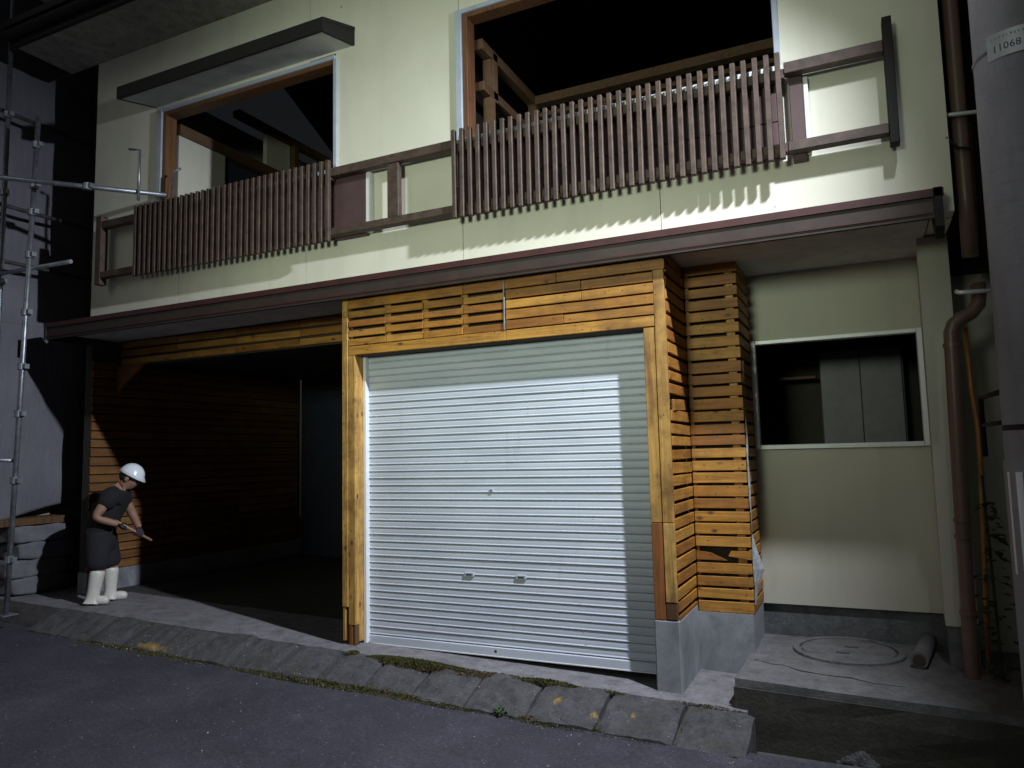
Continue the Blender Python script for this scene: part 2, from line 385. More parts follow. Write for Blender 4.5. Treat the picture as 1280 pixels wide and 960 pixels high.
# the raised slab with the tank lid, right
slab = empty('entrance_slab', (3.6, .4, -.5), label='raised old concrete slab with round lid below the window', cat='slab')
bm = bmesh.new()
prism(bm, [(2.945, -.20), (4.9, -.42), (4.9, 1.04), (2.985, 1.04), (2.985, .46), (2.955, .45)], 2, -.5, .08)
bmesh.ops.subdivide_edges(bm, edges=bm.edges, cuts=6, use_grid_fill=True)
for v in bm.verts:
    if v.co.y < .9: v.co += Vector((0, .012*noise.noise(v.co*7), .008*noise.noise(v.co*5+Vector((4, 0, 0)))))
build('slab_body', bm, 'slab', slab)
bm = bmesh.new()
prism(bm, [(2.94, -.222), (4.88, -.442), (4.88, -.43), (2.94, -.21)], 2, -.5, .035)
bmesh.ops.subdivide_edges(bm, edges=bm.edges, cuts=5, use_grid_fill=True)
for v in bm.verts: v.co.y += .02*noise.noise(v.co*8)
build('slab_front', bm, 'mossy', slab, label='dark mossy front face of the slab')
cr = [(3.00, .28), (3.12, .20), (3.20, .19), (3.31, .10), (3.45, .06), (3.60, .05), (3.72, -.02), (3.90, -.03)]
pipe('crack', [(x, y, .0815) for x, y in cr], [.001, .0022, .0018, .003, .002, .003, .002, .001], 'dark', slab, 6)
lid = empty('tank_lid', (3.575, .69, .08), label='round concrete tank lid set in the raised slab', cat='lid')
def disc(name, r0, r1, z0, z1, material, parent, n=48, cx=3.575, cy=.69):
    bm = bmesh.new(); pr = [(r0, z0), (r0, z1-.004), (r0+.004 if r0 else 0, z1), (r1-.006, z1), (r1, z1-.006), (r1, z0)]
    if r0 == 0: pr = [(0, z1), (r1-.006, z1), (r1, z1-.006), (r1, z0)]
    rings = []
    for (r, z) in pr:
        rings.append([bm.verts.new((cx+r*math.cos(2*math.pi*k/n), cy+r*math.sin(2*math.pi*k/n), z)) for k in range(n)])
    for a, b in zip(rings, rings[1:]):
        for k in range(n): bm.faces.new((a[k], b[k], b[(k+1) % n], a[(k+1) % n]))
    bmesh.ops.remove_doubles(bm, verts=bm.verts, dist=.0005); bmesh.ops.recalc_face_normals(bm, faces=bm.faces)
    return build(name, bm, material, parent)
disc('rim', .315, .36, .07, .102, 'slab', lid)
disc('cover', 0, .30, .07, .098, 'slab', lid)
for dx, dy in ((.02, .06), (-.03, -.12)):
    bm = bmesh.new(); bx(bm, 3.575+dx-.045, 3.575+dx+.045, .69+dy-.016, .69+dy+.016, .09, .1005); build('lifting_slot', bm, 'mossy', lid)
# narrow channel edge and broken concrete in the ditch
bm = bmesh.new(); prism(bm, [(-.50, -.50), (-.38, -.50), (-.39, -.27), (-.49, -.275)], 0, 3.085, 6.5)
bmesh.ops.subdivide_edges(bm, edges=bm.edges, cuts=8, use_grid_fill=True)
for v in bm.verts: v.co += Vector((0, .014*noise.noise(v.co*6), .016*noise.noise(v.co*9+Vector((0, 3, 0)))))
build('channel_edge', bm, 'kerb', kind='structure', label='narrow concrete edge of the ditch beside the road', cat='kerb')
def rock(name, c, r, sq, sd, material, **kw):
    bm = bmesh.new(); bmesh.ops.create_icosphere(bm, subdivisions=5, radius=1)
    for v in bm.verts:
        d = 1+.06*noise.noise(v.co*14+Vector((sd, 2, 0)))+.38*noise.noise(v.co*1.6+Vector((sd, 0, 0)))+.15*noise.noise(v.co*4+Vector((0, sd, 0)))
        v.co = Vector((c[0]+v.co.x*r*d*sq[0], c[1]+v.co.y*r*d*sq[1], c[2]+v.co.z*r*d*sq[2]))
    return build(name, bm, material, **kw)
rock('concrete_rubble', (3.62, -.30, -.36), .13, (1.0, .55, .95), 3, 'kerb', label='jagged pale lump of broken concrete in the ditch', cat='rubble')
rock('concrete_rubble', (4.02, -.31, -.44), .15, (1.5, .6, .8), 9, 'mossy', label='dark low mossy lump of rubble right of the jagged lump', cat='rubble')
p = pipe('clay_pipe', [(3.995, .40, .135), (4.09, .98, .135)], .052, 'slab', None, 16, label='short grey pipe lying on the slab by the downpipe', cat='pipe')
bm = bmesh.new(); tube(bm, [(3.9935, .392, .135), (3.995, .402, .135)], .036, 14); build('pipe_bore', bm, 'dark', p)

# ================================================================== THE HOUSE
house = empty('house', (0, .5, 0), label='old two-storey house with cream upper wall and pine-clad garage front', cat='house')
# --- upper storey wall, in panels with open joints
def wall_piece(x0, x1, z0, z1, y0=0, y1=.14, material='wall', name='wall_panel'):
    bm = bmesh.new(); bx(bm, x0, x1, y0, y1, z0, z1); return build(name, bm, material, uw)
uw = empty('upper_wall', (0, 0, 3), house)
W1 = (-2.52, -.31, 3.95, 5.08); W2 = (.975, 3.395, 3.95, 5.13); ZT = 5.86
J = .0025
lower = [-3.555, -2.25, -.645, .961, 2.562, 4.345]
for a, b in zip(lower, lower[1:]): wall_piece(a+J, b-J, 2.90, 3.95)
wall_piece(-3.555+J, W1[0], 3.95, 5.08); wall_piece(W1[1], W2[0], 3.95, 5.13); wall_piece(W2[1], 4.345-J, 3.95, 5.13)
wall_piece(-3.555+J, W1[1]-.3, 5.08, ZT); wall_piece(W1[1]-.3+J*2, .95, 5.13, ZT); wall_piece(.95+J*2, 4.345-J, 5.13, ZT)
wall_piece(-3.552, W1[0]+.0, 3.0, 5.8, .1405, .16, 'dark', 'sheathing')
wall_piece(W1[1], W2[0], 3.0, 5.8, .1405, .16, 'dark', 'sheathing'); wall_piece(W2[1], 4.34, 3.0, 5.8, .1405, .16, 'dark', 'sheathing')
wall_piece(W1[0]+.001, W2[1]-.001, 2.95, 3.94, .1405, .16, 'dark', 'sheathing')
wall_piece(-3.555, -3.42, 2.9, ZT, .161, 6, 'wall', 'side_wall'); wall_piece(4.22, 4.345, 2.9, ZT, .161, 6, 'wall', 'side_wall')

# --- room behind the two big openings
room = empty('upper_rooms', (0, 2, 4), house)
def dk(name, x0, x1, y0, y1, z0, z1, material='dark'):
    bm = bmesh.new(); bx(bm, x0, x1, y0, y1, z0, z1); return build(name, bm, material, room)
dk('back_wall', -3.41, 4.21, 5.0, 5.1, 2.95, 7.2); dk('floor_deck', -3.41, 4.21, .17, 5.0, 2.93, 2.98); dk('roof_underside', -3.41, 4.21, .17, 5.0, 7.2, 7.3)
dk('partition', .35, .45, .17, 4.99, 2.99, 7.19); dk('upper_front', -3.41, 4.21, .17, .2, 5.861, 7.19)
# stud frame seen through the right opening
def beam(p, q, wd, ht, name='timber'):
    p, q = Vector(p), Vector(q); L = (q-p).length
    me = cham_mesh(wd, L, ht, 'timber', .006)
    return link(name, me, (p+q)/2, room, (q-p).to_track_quat('Y', 'Z').to_euler())
beam((1.02, .20, 4.96), (1.02, 1.36, 4.96), .09, .09); beam((1.02, .22, 4.60), (1.02, 1.32, 4.60), .09, .08)
beam((1.02, .45, 4.55), (1.02, .4501, 4.99), .09, .09)
dk('stud', .985, 1.06, .36, .44, 3.0, 4.90, 'timber'); dk('stud', .985, 1.07, 1.33, 1.42, 3.0, 4.905, 'timber')
dk('wall_plate', .98, 3.6, 1.32, 1.42, 4.906, 4.99, 'timber'); dk('wall_plate', 1.08, 3.6, 1.34, 1.40, 4.78, 4.82, 'timber')
for k, sx in enumerate((1.75, 2.45, 3.15)): dk('stud', sx, sx+.07, 1.335, 1.41, 3.0, 4.77, 'timber')
# remains of the left room
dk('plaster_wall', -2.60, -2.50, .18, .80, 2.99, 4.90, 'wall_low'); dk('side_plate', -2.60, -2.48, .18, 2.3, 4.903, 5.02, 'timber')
dk('plaster_wall', -2.62, -2.56, 1.5, 1.9, 4.5, 5.45, 'wall_low'); dk('side_plate', -2.60, -2.50, 1.0, 3.2, 5.46, 5.54, 'timber')
dk('stud', -2.6, -2.5, 1.92, 2.0, 3.0, 5.455, 'timber'); dk('door_leaf', -2.60, -2.55, .82, 1.48, 2.99, 4.88, 'dark_blue')
beam((-2.4, 2.3, 5.30), (-.6, 2.3, 5.30), .08, .1)
# --- window trims
def opening(x0, x1, z0, z1):
    g = empty('window', ((x0+x1)/2, 0, z0), house)
    board('reveal', x0-.045, x0+.012, -.03, .10, z0, z1+.02, 'blue_trim', g)
    board('frame', x0+.013, x0+.06, -.012, .12, z0, z1-.012, 'frame_wood', g)
    board('frame', x0+.061, x1-.02, -.010, .12, z1-.05, z1-.012, 'frame_wood', g)
    board('reveal', x0-.04, x1, -.026, .08, z1-.0115, z1+.025, 'blue_trim', g)
    board('reveal', x1-.018, x1+.02, -.022, .10, z0, z1-.012, 'blue_trim', g)
    board('sill', x0-.05, x1+.03, -.085, .13, z0+.035, z0+.072, 'white', g)
    board('apron', x0-.03, x1+.02, -.052, -.004, z0-.53, z0-.30, 'panel', g); board('apron', x0-.03, x1+.02, -.052, -.004, z0-.297, z0+.034, 'panel', g)
opening(*W1); opening(*W2)
# --- hood over the left opening
hood = empty('window_hood', (-1.36, 0, 5.1), house)
bm = bmesh.new(); prism(bm, [(-.44, 5.055), (-.44, 5.175), (-.40, 5.19), (-.0005, 5.32), (-.0005, 5.29), (-.415, 5.155), (-.415, 5.055)], 0, -2.64, -.10); build('hood_fascia', bm, 'dark_brown', hood)
bm = bmesh.new(); prism(bm, [(-.414, 5.06), (-.0006, 5.15), (-.0006, 5.165), (-.414, 5.075)], 0, -2.61, -.13); build('hood_soffit', bm, 'soffit', hood)
for x in (-2.639, -.129):
    bm = bmesh.new(); prism(bm, [(-.4145, 5.057), (-.001, 5.148), (-.001, 5.289), (-.4145, 5.154)], 0, x, x+.026); build('hood_end', bm, 'dark_brown', hood)
# --- main roof eave
roof = empty('roof', (0, 0, 5.9), house)
bm = bmesh.new(); bx(bm, -4.0, 4.8, -.62, -.001, ZT+.002, ZT+.02); build('eave_soffit', bm, 'neigh', roof)  # soffit toned down, the shade under the roof is in its colour
bm = bmesh.new(); bx(bm, -4.03, 4.83, -.66, -.621, ZT-.03, ZT+.17); build('eave_fascia', bm, 'dark_brown', roof)
bm = bmesh.new(); prism(bm, [(-.72, ZT+.171), (2.6, 7.75), (5.9, ZT+.171), (5.9, ZT+.24), (2.6, 7.85), (-.72, ZT+.24)], 0, -4.1, 4.9); build('roof_covering', bm, 'dark_brown', roof)
pipe('gutter', [(-4.05, -.70, ZT+.08), (4.85, -.70, ZT+.08)], .05, 'dark_brown', roof)
# --- lower eave between the storeys
eave = empty('lower_eave', (0, -.1, 2.85), house)
bm = bmesh.new(); prism(bm, [(-.22, 2.815), (-.22, 2.935), (-.205, 2.935), (-.185, 2.815)], 0, -3.92, 4.215); build('fascia', bm, 'fascia', eave)
bm = bmesh.new(); prism(bm, [(-.235, 2.937), (-.235, 2.985), (-.001, 3.05), (-.001, 3.03), (-.21, 2.97), (-.21, 2.937)], 0, -3.94, 4.27); build('flashing', bm, 'flash', eave)
bm = bmesh.new(); prism(bm, [(-.229, 2.84), (-.229, 2.852), (-.2205, 2.852), (-.2205, 2.84)], 0, -3.915, 4.21); build('drip_strip', bm, 'flash', eave)
bm = bmesh.new()
for x0, x1 in ((-3.9, -2.72), (-2.714, -1.52), (-1.514, -.15), (-.144, .95), (.956, 2.60), (2.606, 4.21)): bx(bm, x0, x1, -.184, 1.3, 2.886, 2.9)
for i, (x0, x1) in enumerate(((-3.9, -2.72), (-2.714, -1.52), (-1.514, -.15), (-.144, .95), (.956, 2.60), (2.606, 4.21))):
    board('soffit_board', x0, x1, -.184, 1.3, 2.886, 2.899, 'soffit', eave, .002)
bm.free()
bm = bmesh.new(); prism(bm, [(-.235, 2.99), (-.235, 2.76), (-.16, 2.70), (-.06, 2.80), (-.005, 2.885), (-.005, 3.02)], 0, 4.217, 4.262); build('end_bracket', bm, 'dark_brown', eave)
bm = bmesh.new(); bx(bm, -3.945, -3.921, -.24, .35, 2.81, 2.99); build('end_cap', bm, 'dark_brown', eave)

# --- balustrades
bal = empty('balustrade', (0, -.1, 3.35), house)
for x0, x1 in ((-3.22, -2.69), (-.255, .955), (3.44, 4.02)):
    board('rail', x0, x1, -.145, -.07, 3.925, 4.0, 'brown', bal); board('rail', x0, x1, -.145, -.07, 3.40, 3.465, 'brown', bal)
for x0, x1 in ((-2.69, -.255), (.955, 3.44)):
    board('rail', x0, x1, -.135, -.075, 3.90, 3.965, 'brown', bal); board('rail', x0, x1, -.135, -.075, 3.40, 3.465, 'brown', bal)
board('post', -3.30, -3.22, -.15, -.065, 3.335, 4.06, 'brown', bal); board('post', 4.021, 4.075, -.155, -.065, 3.33, 4.14, 'dark_brown', bal)
board('post', .325, .435, -.135, -.08, 3.466, 3.924, 'brown', bal)
board('post', 3.46, 3.545, -.06, -.005, 3.36, 3.98, 'panel', bal); board('trim', 3.546, 3.575, -.05, -.004, 3.40, 3.92, 'white', bal)
board('infill_panel', -.29, .055, -.062, -.012, 3.39, 3.94, 'panel', bal); board('trim', .056, .10, -.062, -.004, 3.40, 3.925, 'white', bal)
for g0, g1 in ((-2.665, -.262), (.985, 3.405)):
    for i in range(35):
        x = g0+(g1-g0)*i/34
        dz = random.uniform(-.004, .004)
        board('slat', x-.017, x+.017, -.186, -.147, 3.345, 4.06, 'brown', bal, .004, (random.uniform(-.004, .004), random.uniform(-.006, .006), random.uniform(-.03, .03)))
        bal.children[-1].location.z += dz

# --- roller shutter
sh = empty('roller_shutter', (1.2, .03, 0), house)
pitch = .0572; ys = .03
bm = bmesh.new(); n = 9; L0, L1 = -.02, 2.50
prof = []
Q = pitch
prof = [(ys+.007, 0), (ys+.007, .0035), (ys-.004, .0055), (ys-.0075, .0085), (ys-.0078, .011), (ys-.0055, .0145), (ys-.0025, .018), (ys-.0030, Q*.55), (ys-.0022, Q*.80), (ys-.0006, Q-.006), (ys+.003, Q-.0025), (ys+.007, Q-.001)]
A = [bm.verts.new((L0, y, z)) for y, z in prof]; B = [bm.verts.new((L1, y, z)) for y, z in prof]
for i in range(len(prof)-1): bm.faces.new((A[i], B[i], B[i+1], A[i+1]))
bmesh.ops.recalc_face_normals(bm, faces=bm.faces)
for f in bm.faces:
    if f.normal.y > 0: f.normal_flip()
bmesh.ops.translate(bm, verts=bm.verts, vec=(-(L0+L1)/2, -ys, 0))
slat_me = bpy.data.meshes.new('shutter_slat'); bm.to_mesh(slat_me); bm.free(); slat_me.materials.append(M['shutter'])
slat_me.polygons.foreach_set('use_smooth', [False]*len(slat_me.polygons))
for k in range(42):
    o = link('slat', slat_me, ((L0+L1)/2+random.uniform(-.002, .002), ys+random.uniform(-.0015, .0015), .062+k*pitch), sh)
    o.rotation_euler = (random.uniform(-.02, .02), random.uniform(-.0004, .0004), random.uniform(-.0006, .0006))
bm = bmesh.new(); prism(bm, [(ys-.012, .0), (ys+.012, .0), (ys+.012, .061), (ys-.004, .061), (ys-.012, .055)], 0, .02, 2.44); build('bottom_bar', bm, 'shutter', sh)
board('bottom_seal', .02, 2.44, ys-.016, ys+.006, -.012, -.001, 'white', sh, .003)
board('guide_rail', -.012, .018, ys-.05, ys+.03, .0, 2.36, 'white', sh, .003)
board('guide_rail', 2.445, 2.475, ys-.03, ys+.03, .0, 2.36, 'white', sh, .003)
for hx, hz in ((.955, .585), (1.395, .585)):
    h_ = board('pull_handle', hx-.042, hx+.042, ys-.016, ys-.002, hz-.016, hz+.016, 'blue_trim', sh); board('handle_slot', hx-.026, hx+.026, ys-.0175, ys-.010, hz-.007, hz+.007, 'dark', h_, .001)
board('lock_plate', 1.146, 1.174, ys-.012, ys-.002, 1.213, 1.241, 'blue_trim', sh); board('lock_slot', 1.157, 1.163, ys-.0145, ys-.006, 1.218, 1.236, 'dark', sh, .001)
bm = bmesh.new(); tube(bm, [(1.17, ys-.0128, .03), (1.17, ys-.0115, .03)], .011, 14); build('rust_hole', bm, 'dark', sh)
bm = bmesh.new(); bx(bm, -.02, 2.5, .30, .32, -.1, 2.4); build('backing', bm, 'dark', sh)

# --- pine cladding on the shutter bay
clad = empty('pine_cladding', (1.2, -.1, 0), house)
YF = -.13
# left post: two studs with a rotten foot
board('post', -.140, -.082, YF-.004, YF+.05, .30, 2.84, 'wood_z', clad, .004); board('post', -.080, -.014, YF+.004, YF+.06, .16, 2.37, 'wood_z', clad, .004); board('post_foot', -.078, -.046, YF+.006, YF+.058, .0, .158, 'wood_red', clad); board('post_foot', -.044, -.016, YF+.010, YF+.058, .004, .158, 'rot', clad)
board('post_foot', -.136, -.108, YF, YF+.05, .035, .298, 'wood_z', clad); board('post_foot', -.106, -.083, YF+.012, YF+.05, .03, .298, 'rot', clad)
board('jamb_lining', -.060, -.0135, YF+.061, ys+.02, .02, 2.35, 'wood_z', clad)
# lintel rows
rows = [2.352, 2.432, 2.510, 2.588, 2.666, 2.744]
breaks = [-.078, .30, .66, 1.02, 1.385]
for r, z in enumerate(rows):
    h = .057 if 0 < r < 5 else .072
    if r in (0, 5):
        cut = [(-.078, 1.382), (1.386, 2.515)] if r == 0 else [(-.078, 1.02), (1.024, 1.80), (1.803, 2.60)]
        for a, b in cut: board('plank', a, b, YF-.002, YF+.024, z, z+.0775-(0 if r else .004), 'wood_x', clad, .003)
        continue
    for a, b in zip(breaks, breaks[1:]):
        zz = z+random.uniform(-.004, .004)
        board('plank', a+.002, b-.003, YF+random.uniform(-.002, .004), YF+.024, zz, zz+h-random.uniform(0, .008), 'wood_x', clad, .003, (0, random.uniform(-.006, .006), 0))
    cut = [(1.389, 2.515)] if r < 3 else [(1.389, 1.99), (1.993, 2.515)]
    if r == 1: cut = [(1.389, 1.85), (1.853, 2.515)]
    for a, b in cut:
        board('plank', a, b, YF-.004, YF+.024, z+random.uniform(-.001, .003), z+.068-random.uniform(0, .004), 'wood_x', clad, .003)
for bxx in breaks[1:]: board('batten', bxx-.03, bxx+.03, YF+.026, YF+.06, 2.36, 2.82, 'wood_z', clad)
board('metal_strap', 1.372, 1.384, YF-.010, YF-.0045, 2.43, 2.80, 'steel', clad, .002)
bm = bmesh.new(); bx(bm, -.078, 2.56, YF+.064, YF+.08, 2.352, 2.88); build('bay_sheathing', bm, 'dark', clad)
bm = bmesh.new(); bx(bm, -.01, 2.44, YF+.026, ys+.1, 2.346, 2.35); build('lintel_underside', bm, 'dark', clad)
# right jamb boards
board('jamb_board', 2.435, 2.513, YF+.002, YF+.03, 1.02, 2.346, 'wood_z', clad); board('jamb_board', 2.435, 2.513, YF+.002, YF+.03, .385, 1.017, 'wood_red', clad)
board('jamb_lining', 2.437, 2.46, YF+.031, ys+.0, .385, 2.345, 'wood_red', clad)
board('corner_board', 2.516, 2.592, YF-.004, YF+.03, 1.02, 2.742, 'wood_z', clad); board('corner_board', 2.516, 2.592, YF-.004, YF+.03, .50, 1.017, 'wood_z', clad)
board('corner_board_foot', 2.516, 2.590, YF, YF+.03, .388, .498, 'rot', clad)
# side return and column, boards with open gaps
z = .335; k = 0
while z < 2.86:
    h = .074+random.uniform(-.006, .006); gap = .017+random.uniform(-.006, .008)
    h = min(h, 2.884-z)
    ya = YF+.032; r = lambda s: random.uniform(-s, s)
    if k not in (16,):
        board('plank', 2.576, 2.598+r(.002), ya, .478, z+r(.004), z+h-.004, 'wood_y', clad, .003, (r(.012), 0, r(.006)))
    else:
        board('plank', 2.576, 2.598, ya+.05, .478, z-.01, z+h-.012, 'wood_y', clad, .003, (.05, 0, .05))
    if k == 4:        # the broken board
        bm = bmesh.new(); prism(bm, [(2.602, z), (2.82, z-.002), (2.79, z+.012), (2.70, z+.05), (2.602, z+.062)], 1, .484, .506); build('plank', bm, 'wood_x', clad, label='broken cladding board with a torn end')
        bm = bmesh.new(); prism(bm, [(2.83, z+.03), (2.99, z+.008), (2.992, z+.068), (2.85, z+.066)], 1, .484, .505); build('plank', bm, 'wood_x', clad, label='short stub of the broken cladding board')
    else:
        board('plank', 2.60, 2.988+r(.003), .484+r(.003), .506, z+r(.003), z+h, 'wood_x', clad, .003, (0, r(.005), 0))
    if h > .03: board('plank', 2.968, 2.990+r(.002), .508, 1.046, z+r(.005), z+h-.003, 'wood_y', clad, .003, (r(.008), 0, 0))
    z += h+gap; k += 1
board('batten', 2.60, 2.625, .508, .54, .335, 2.884, 'wood_z', clad); board('batten', 2.895, 2.955, .507, .54, .335, 2.884, 'wood_z', clad); board('batten', 2.54, 2.574, YF+.07, YF+.12, .39, 2.88, 'wood_z', clad)
bm = bmesh.new(); bx(bm, 2.50, 2.55, YF+.035, .56, .35, 2.88); bx(bm, 2.552, 2.94, .56, 1.04, .35, 2.88); build('column_core', bm, 'dark', clad)
bm = bmesh.new()
prism(bm, [(2.43, YF), (2.60, YF), (2.60, .478), (2.43, .478)], 2, -.25, .383)
bmesh.ops.bevel(bm, geom=[e for e in bm.edges], offset=.008, segments=1, affect='EDGES'); build('bay_plinth', bm, 'plinth', house)
bm = bmesh.new(); prism(bm, [(2.50, .479), (2.985, .479), (2.985, 1.045), (2.50, 1.045)], 2, -.25, .33); build('column_plinth', bm, 'plinth', house)
bm = bmesh.new(); bmesh.ops.create_grid(bm, x_segments=4, y_segments=14, size=.5)
for v in bm.verts:
    a = v.co.copy(); fl0 = math.exp(-((a.y+.36)/.07)**2); v.co = Vector((2.998+.014*noise.noise(Vector((a.x*7, a.y*16, 2)))+.07*fl0*(a.x+.5), .52+.03*a.x+.02*noise.noise(Vector((a.y*20, 1, 0))), 1.27+1.75*a.y))
o = build('torn_membrane', bm, 'tape', clad, label='torn silver membrane hanging at the column edge')

# --- recess wall with the low window
rw = empty('recess_wall', (3.6, 1.05, .1), house)
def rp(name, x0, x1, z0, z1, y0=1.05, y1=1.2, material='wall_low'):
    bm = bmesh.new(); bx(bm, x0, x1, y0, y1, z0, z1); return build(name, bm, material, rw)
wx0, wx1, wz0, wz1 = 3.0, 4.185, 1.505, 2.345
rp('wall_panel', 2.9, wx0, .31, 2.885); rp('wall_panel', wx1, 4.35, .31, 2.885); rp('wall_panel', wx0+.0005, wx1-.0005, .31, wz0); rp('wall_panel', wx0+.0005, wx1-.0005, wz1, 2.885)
rp('wall_plinth', 2.95, 4.35, -.2, .307, 1.09, 1.2, 'plinth_dk')
lw = empty('window', (3.6, 1.03, 1.5), house)
board('frame', wx0-.01, wx0+.028, 1.018, 1.11, wz0-.012, wz1+.01, 'white', lw); board('frame', wx1-.026, wx1+.012, 1.018, 1.11, wz0-.012, wz1+.01, 'white', lw)
board('frame', wx0+.029, wx1-.027, 1.02, 1.10, wz1-.024, wz1+.008, 'white', lw); board('sill', wx0+.029, wx1-.027, 1.012, 1.12, wz0-.014, wz0+.022, 'white', lw)
board('sash_track', 3.52, wx1-.03, 1.008, 1.0118, wz0+.0, wz0+.012, 'white', lw, .001)
# dark room behind it
kr = empty('ground_floor_room', (3.6, 2, 1), house)
def kp(name, x0, x1, y0, y1, z0, z1, material='dark'):
    bm = bmesh.new(); bx(bm, x0, x1, y0, y1, z0, z1); return build(name, bm, material, kr)
kp('back_wall', 2.6, 4.34, 2.6, 2.7, .3, 2.88); kp('side_wall', 2.6, 2.7, 1.21, 2.59, .3, 2.88); kp('side_wall', 4.25, 4.34, 1.21, 2.59, .3, 2.88); kp('floor_deck', 2.71, 4.24, 1.21, 2.59, .3, .34); kp('ceiling_board', 2.71, 4.24, 1.21, 2.59, 2.70, 2.74)
kp('cabinet_door', 3.45, 3.77, 2.2, 2.24, 1.35, 2.36, 'cabinet'); kp('cabinet_door', 3.778, 4.10, 2.2, 2.24, 1.35, 2.36, 'cabinet'); kp('cabinet', 3.44, 4.12, 2.25, 2.58, .36, 2.40, 'dark_blue')
kp('shelf', 2.95, 3.40, 2.3, 2.5, 2.30, 2.33, 'timber'); kp('shelf', 2.95, 3.40, 2.3, 2.5, 2.14, 2.165, 'timber'); kp('shelf_side', 2.93, 2.96, 2.28, 2.52, .36, 2.34, 'timber')
# --- end pier of the recess (front at the bay line)
pier = empty('end_pier', (4.25, .6, 0), house)
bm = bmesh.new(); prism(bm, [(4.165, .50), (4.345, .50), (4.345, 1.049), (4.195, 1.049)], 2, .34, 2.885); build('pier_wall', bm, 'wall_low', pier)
bm = bmesh.new(); prism(bm, [(4.175, .51), (4.345, .51), (4.345, 1.049), (4.20, 1.049)], 2, -.3, .338); build('pier_plinth', bm, 'plinth_dk', pier)

# --- open garage, left
gar = empty('open_garage', (-2, 1.5, 0), house)
def gp(name, x0, x1, y0, y1, z0, z1, material): 
    bm = bmesh.new(); bx(bm, x0, x1, y0, y1, z0, z1); return build(name, bm, material, gar)
z = 2.615
for r in range(3):
    xs = [-3.80, -2.9, -2.05, -1.2, -.08]
    for a, b in zip(xs, xs[1:]):
        board('plank', a+.002, b-.002, .555+random.uniform(-.004, .002), .578, z+random.uniform(-.002, .004), z+.068+random.uniform(-.006, .006), 'wood_x', gar, .003)
    z += .091
gp('beam', -3.84, -.06, .58, .70, 2.60, 2.885, 'dark')
bm = bmesh.new(); prism(bm, [(-3.845, 2.612), (-3.40, 2.612), (-3.845, 2.30)], 1, .545, .576); build('corner_brace', bm, 'wood_x', gar)
z = .345; rr = 0
while z < 2.60:
    h = .082+random.uniform(-.006, .006)
    ysg = [.26, 1.25+.2*(rr % 2), 2.4, 3.55]
    for a, b in zip(ysg, ysg[1:]):
        board('plank', -3.872, -3.848+random.uniform(-.003, .003), a, b-.004, z, z+h, 'wood_shade', gar, .003, (random.uniform(-.004, .004), 0, 0))
    z += h+.015; rr += 1
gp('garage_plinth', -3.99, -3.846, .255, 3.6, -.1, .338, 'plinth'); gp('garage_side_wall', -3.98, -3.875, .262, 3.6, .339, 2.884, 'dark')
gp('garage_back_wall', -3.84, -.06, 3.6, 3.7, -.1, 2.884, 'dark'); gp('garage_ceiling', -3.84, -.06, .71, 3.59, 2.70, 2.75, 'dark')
z = .25; rr = 0
while z < 2.6:
    for a, b in ((-3.0, -1.6), (-1.596, -.1)): board('plank', a, b, 3.572, 3.596, z, z+.083, 'wood_shade', gar, .003)
    z += .099
gp('rear_door', -3.72, -3.05, 3.55, 3.59, .1, 2.5, 'dark_blue'); gp('garage_inner_wall', -.058, -.02, .0, 3.6, -.05, 2.884, 'dark')

# --- rainwater pipe on the corner (several lengths, straps)
dp = empty('downpipe', (4.3, .3, .1), house)
pipe('pipe_length', [(4.43, .16, 6.1), (4.43, .16, 4.7), (4.43, .20, 3.1), (4.435, .24, 2.66)], .046, 'pipe', dp, 16)
pipe('pipe_length', [(4.475, .34, 2.50), (4.475, .33, 2.44), (4.465, .32, 2.37), (4.42, .31, 2.315), (4.36, .30, 2.285), (4.32, .295, 2.25), (4.302, .295, 2.20), (4.30, .295, 2.08), (4.285, .30, 1.2), (4.272, .31, .15), (4.272, .31, -.25)], .043, 'pipe', dp, 16)
for zz, xx in ((2.12, 4.302), (1.03, 4.283), (.93, 4.281), (.47, 4.276)):
    bm = bmesh.new(); tube(bm, [(xx, .30, zz-.012), (xx, .30, zz+.012)], .050, 16); build('pipe_collar', bm, 'pipe', dp)
pipe('pipe_strap', [(4.335, .10, 3.545), (4.36, .09, 3.535), (4.55, .12, 3.53), (4.565, .14, 3.54)], .013, 'strap', dp, 8)
pipe('pipe_strap', [(4.34, .24, 2.452), (4.36, .23, 2.44), (4.54, .24, 2.435)], .014, 'strap', dp, 8)
pipe('cable_pipe', [(4.50, .45, 3.6), (4.49, .45, 2.95), (4.478, .44, 2.78)], .030, 'copper', dp)
pipe('cable_pipe', [(4.395, .43, 2.24), (4.405, .44, 1.85), (4.425, .45, 1.6), (4.42, .45, 1.3), (4.40, .45, .75), (4.37, .45, .0)], .016, 'copper', dp)
pipe('cable_clamp', [(4.33, -.0, 3.36), (4.40, .10, 3.32), (4.47, .12, 3.31)], .008, 'black', dp, 8)

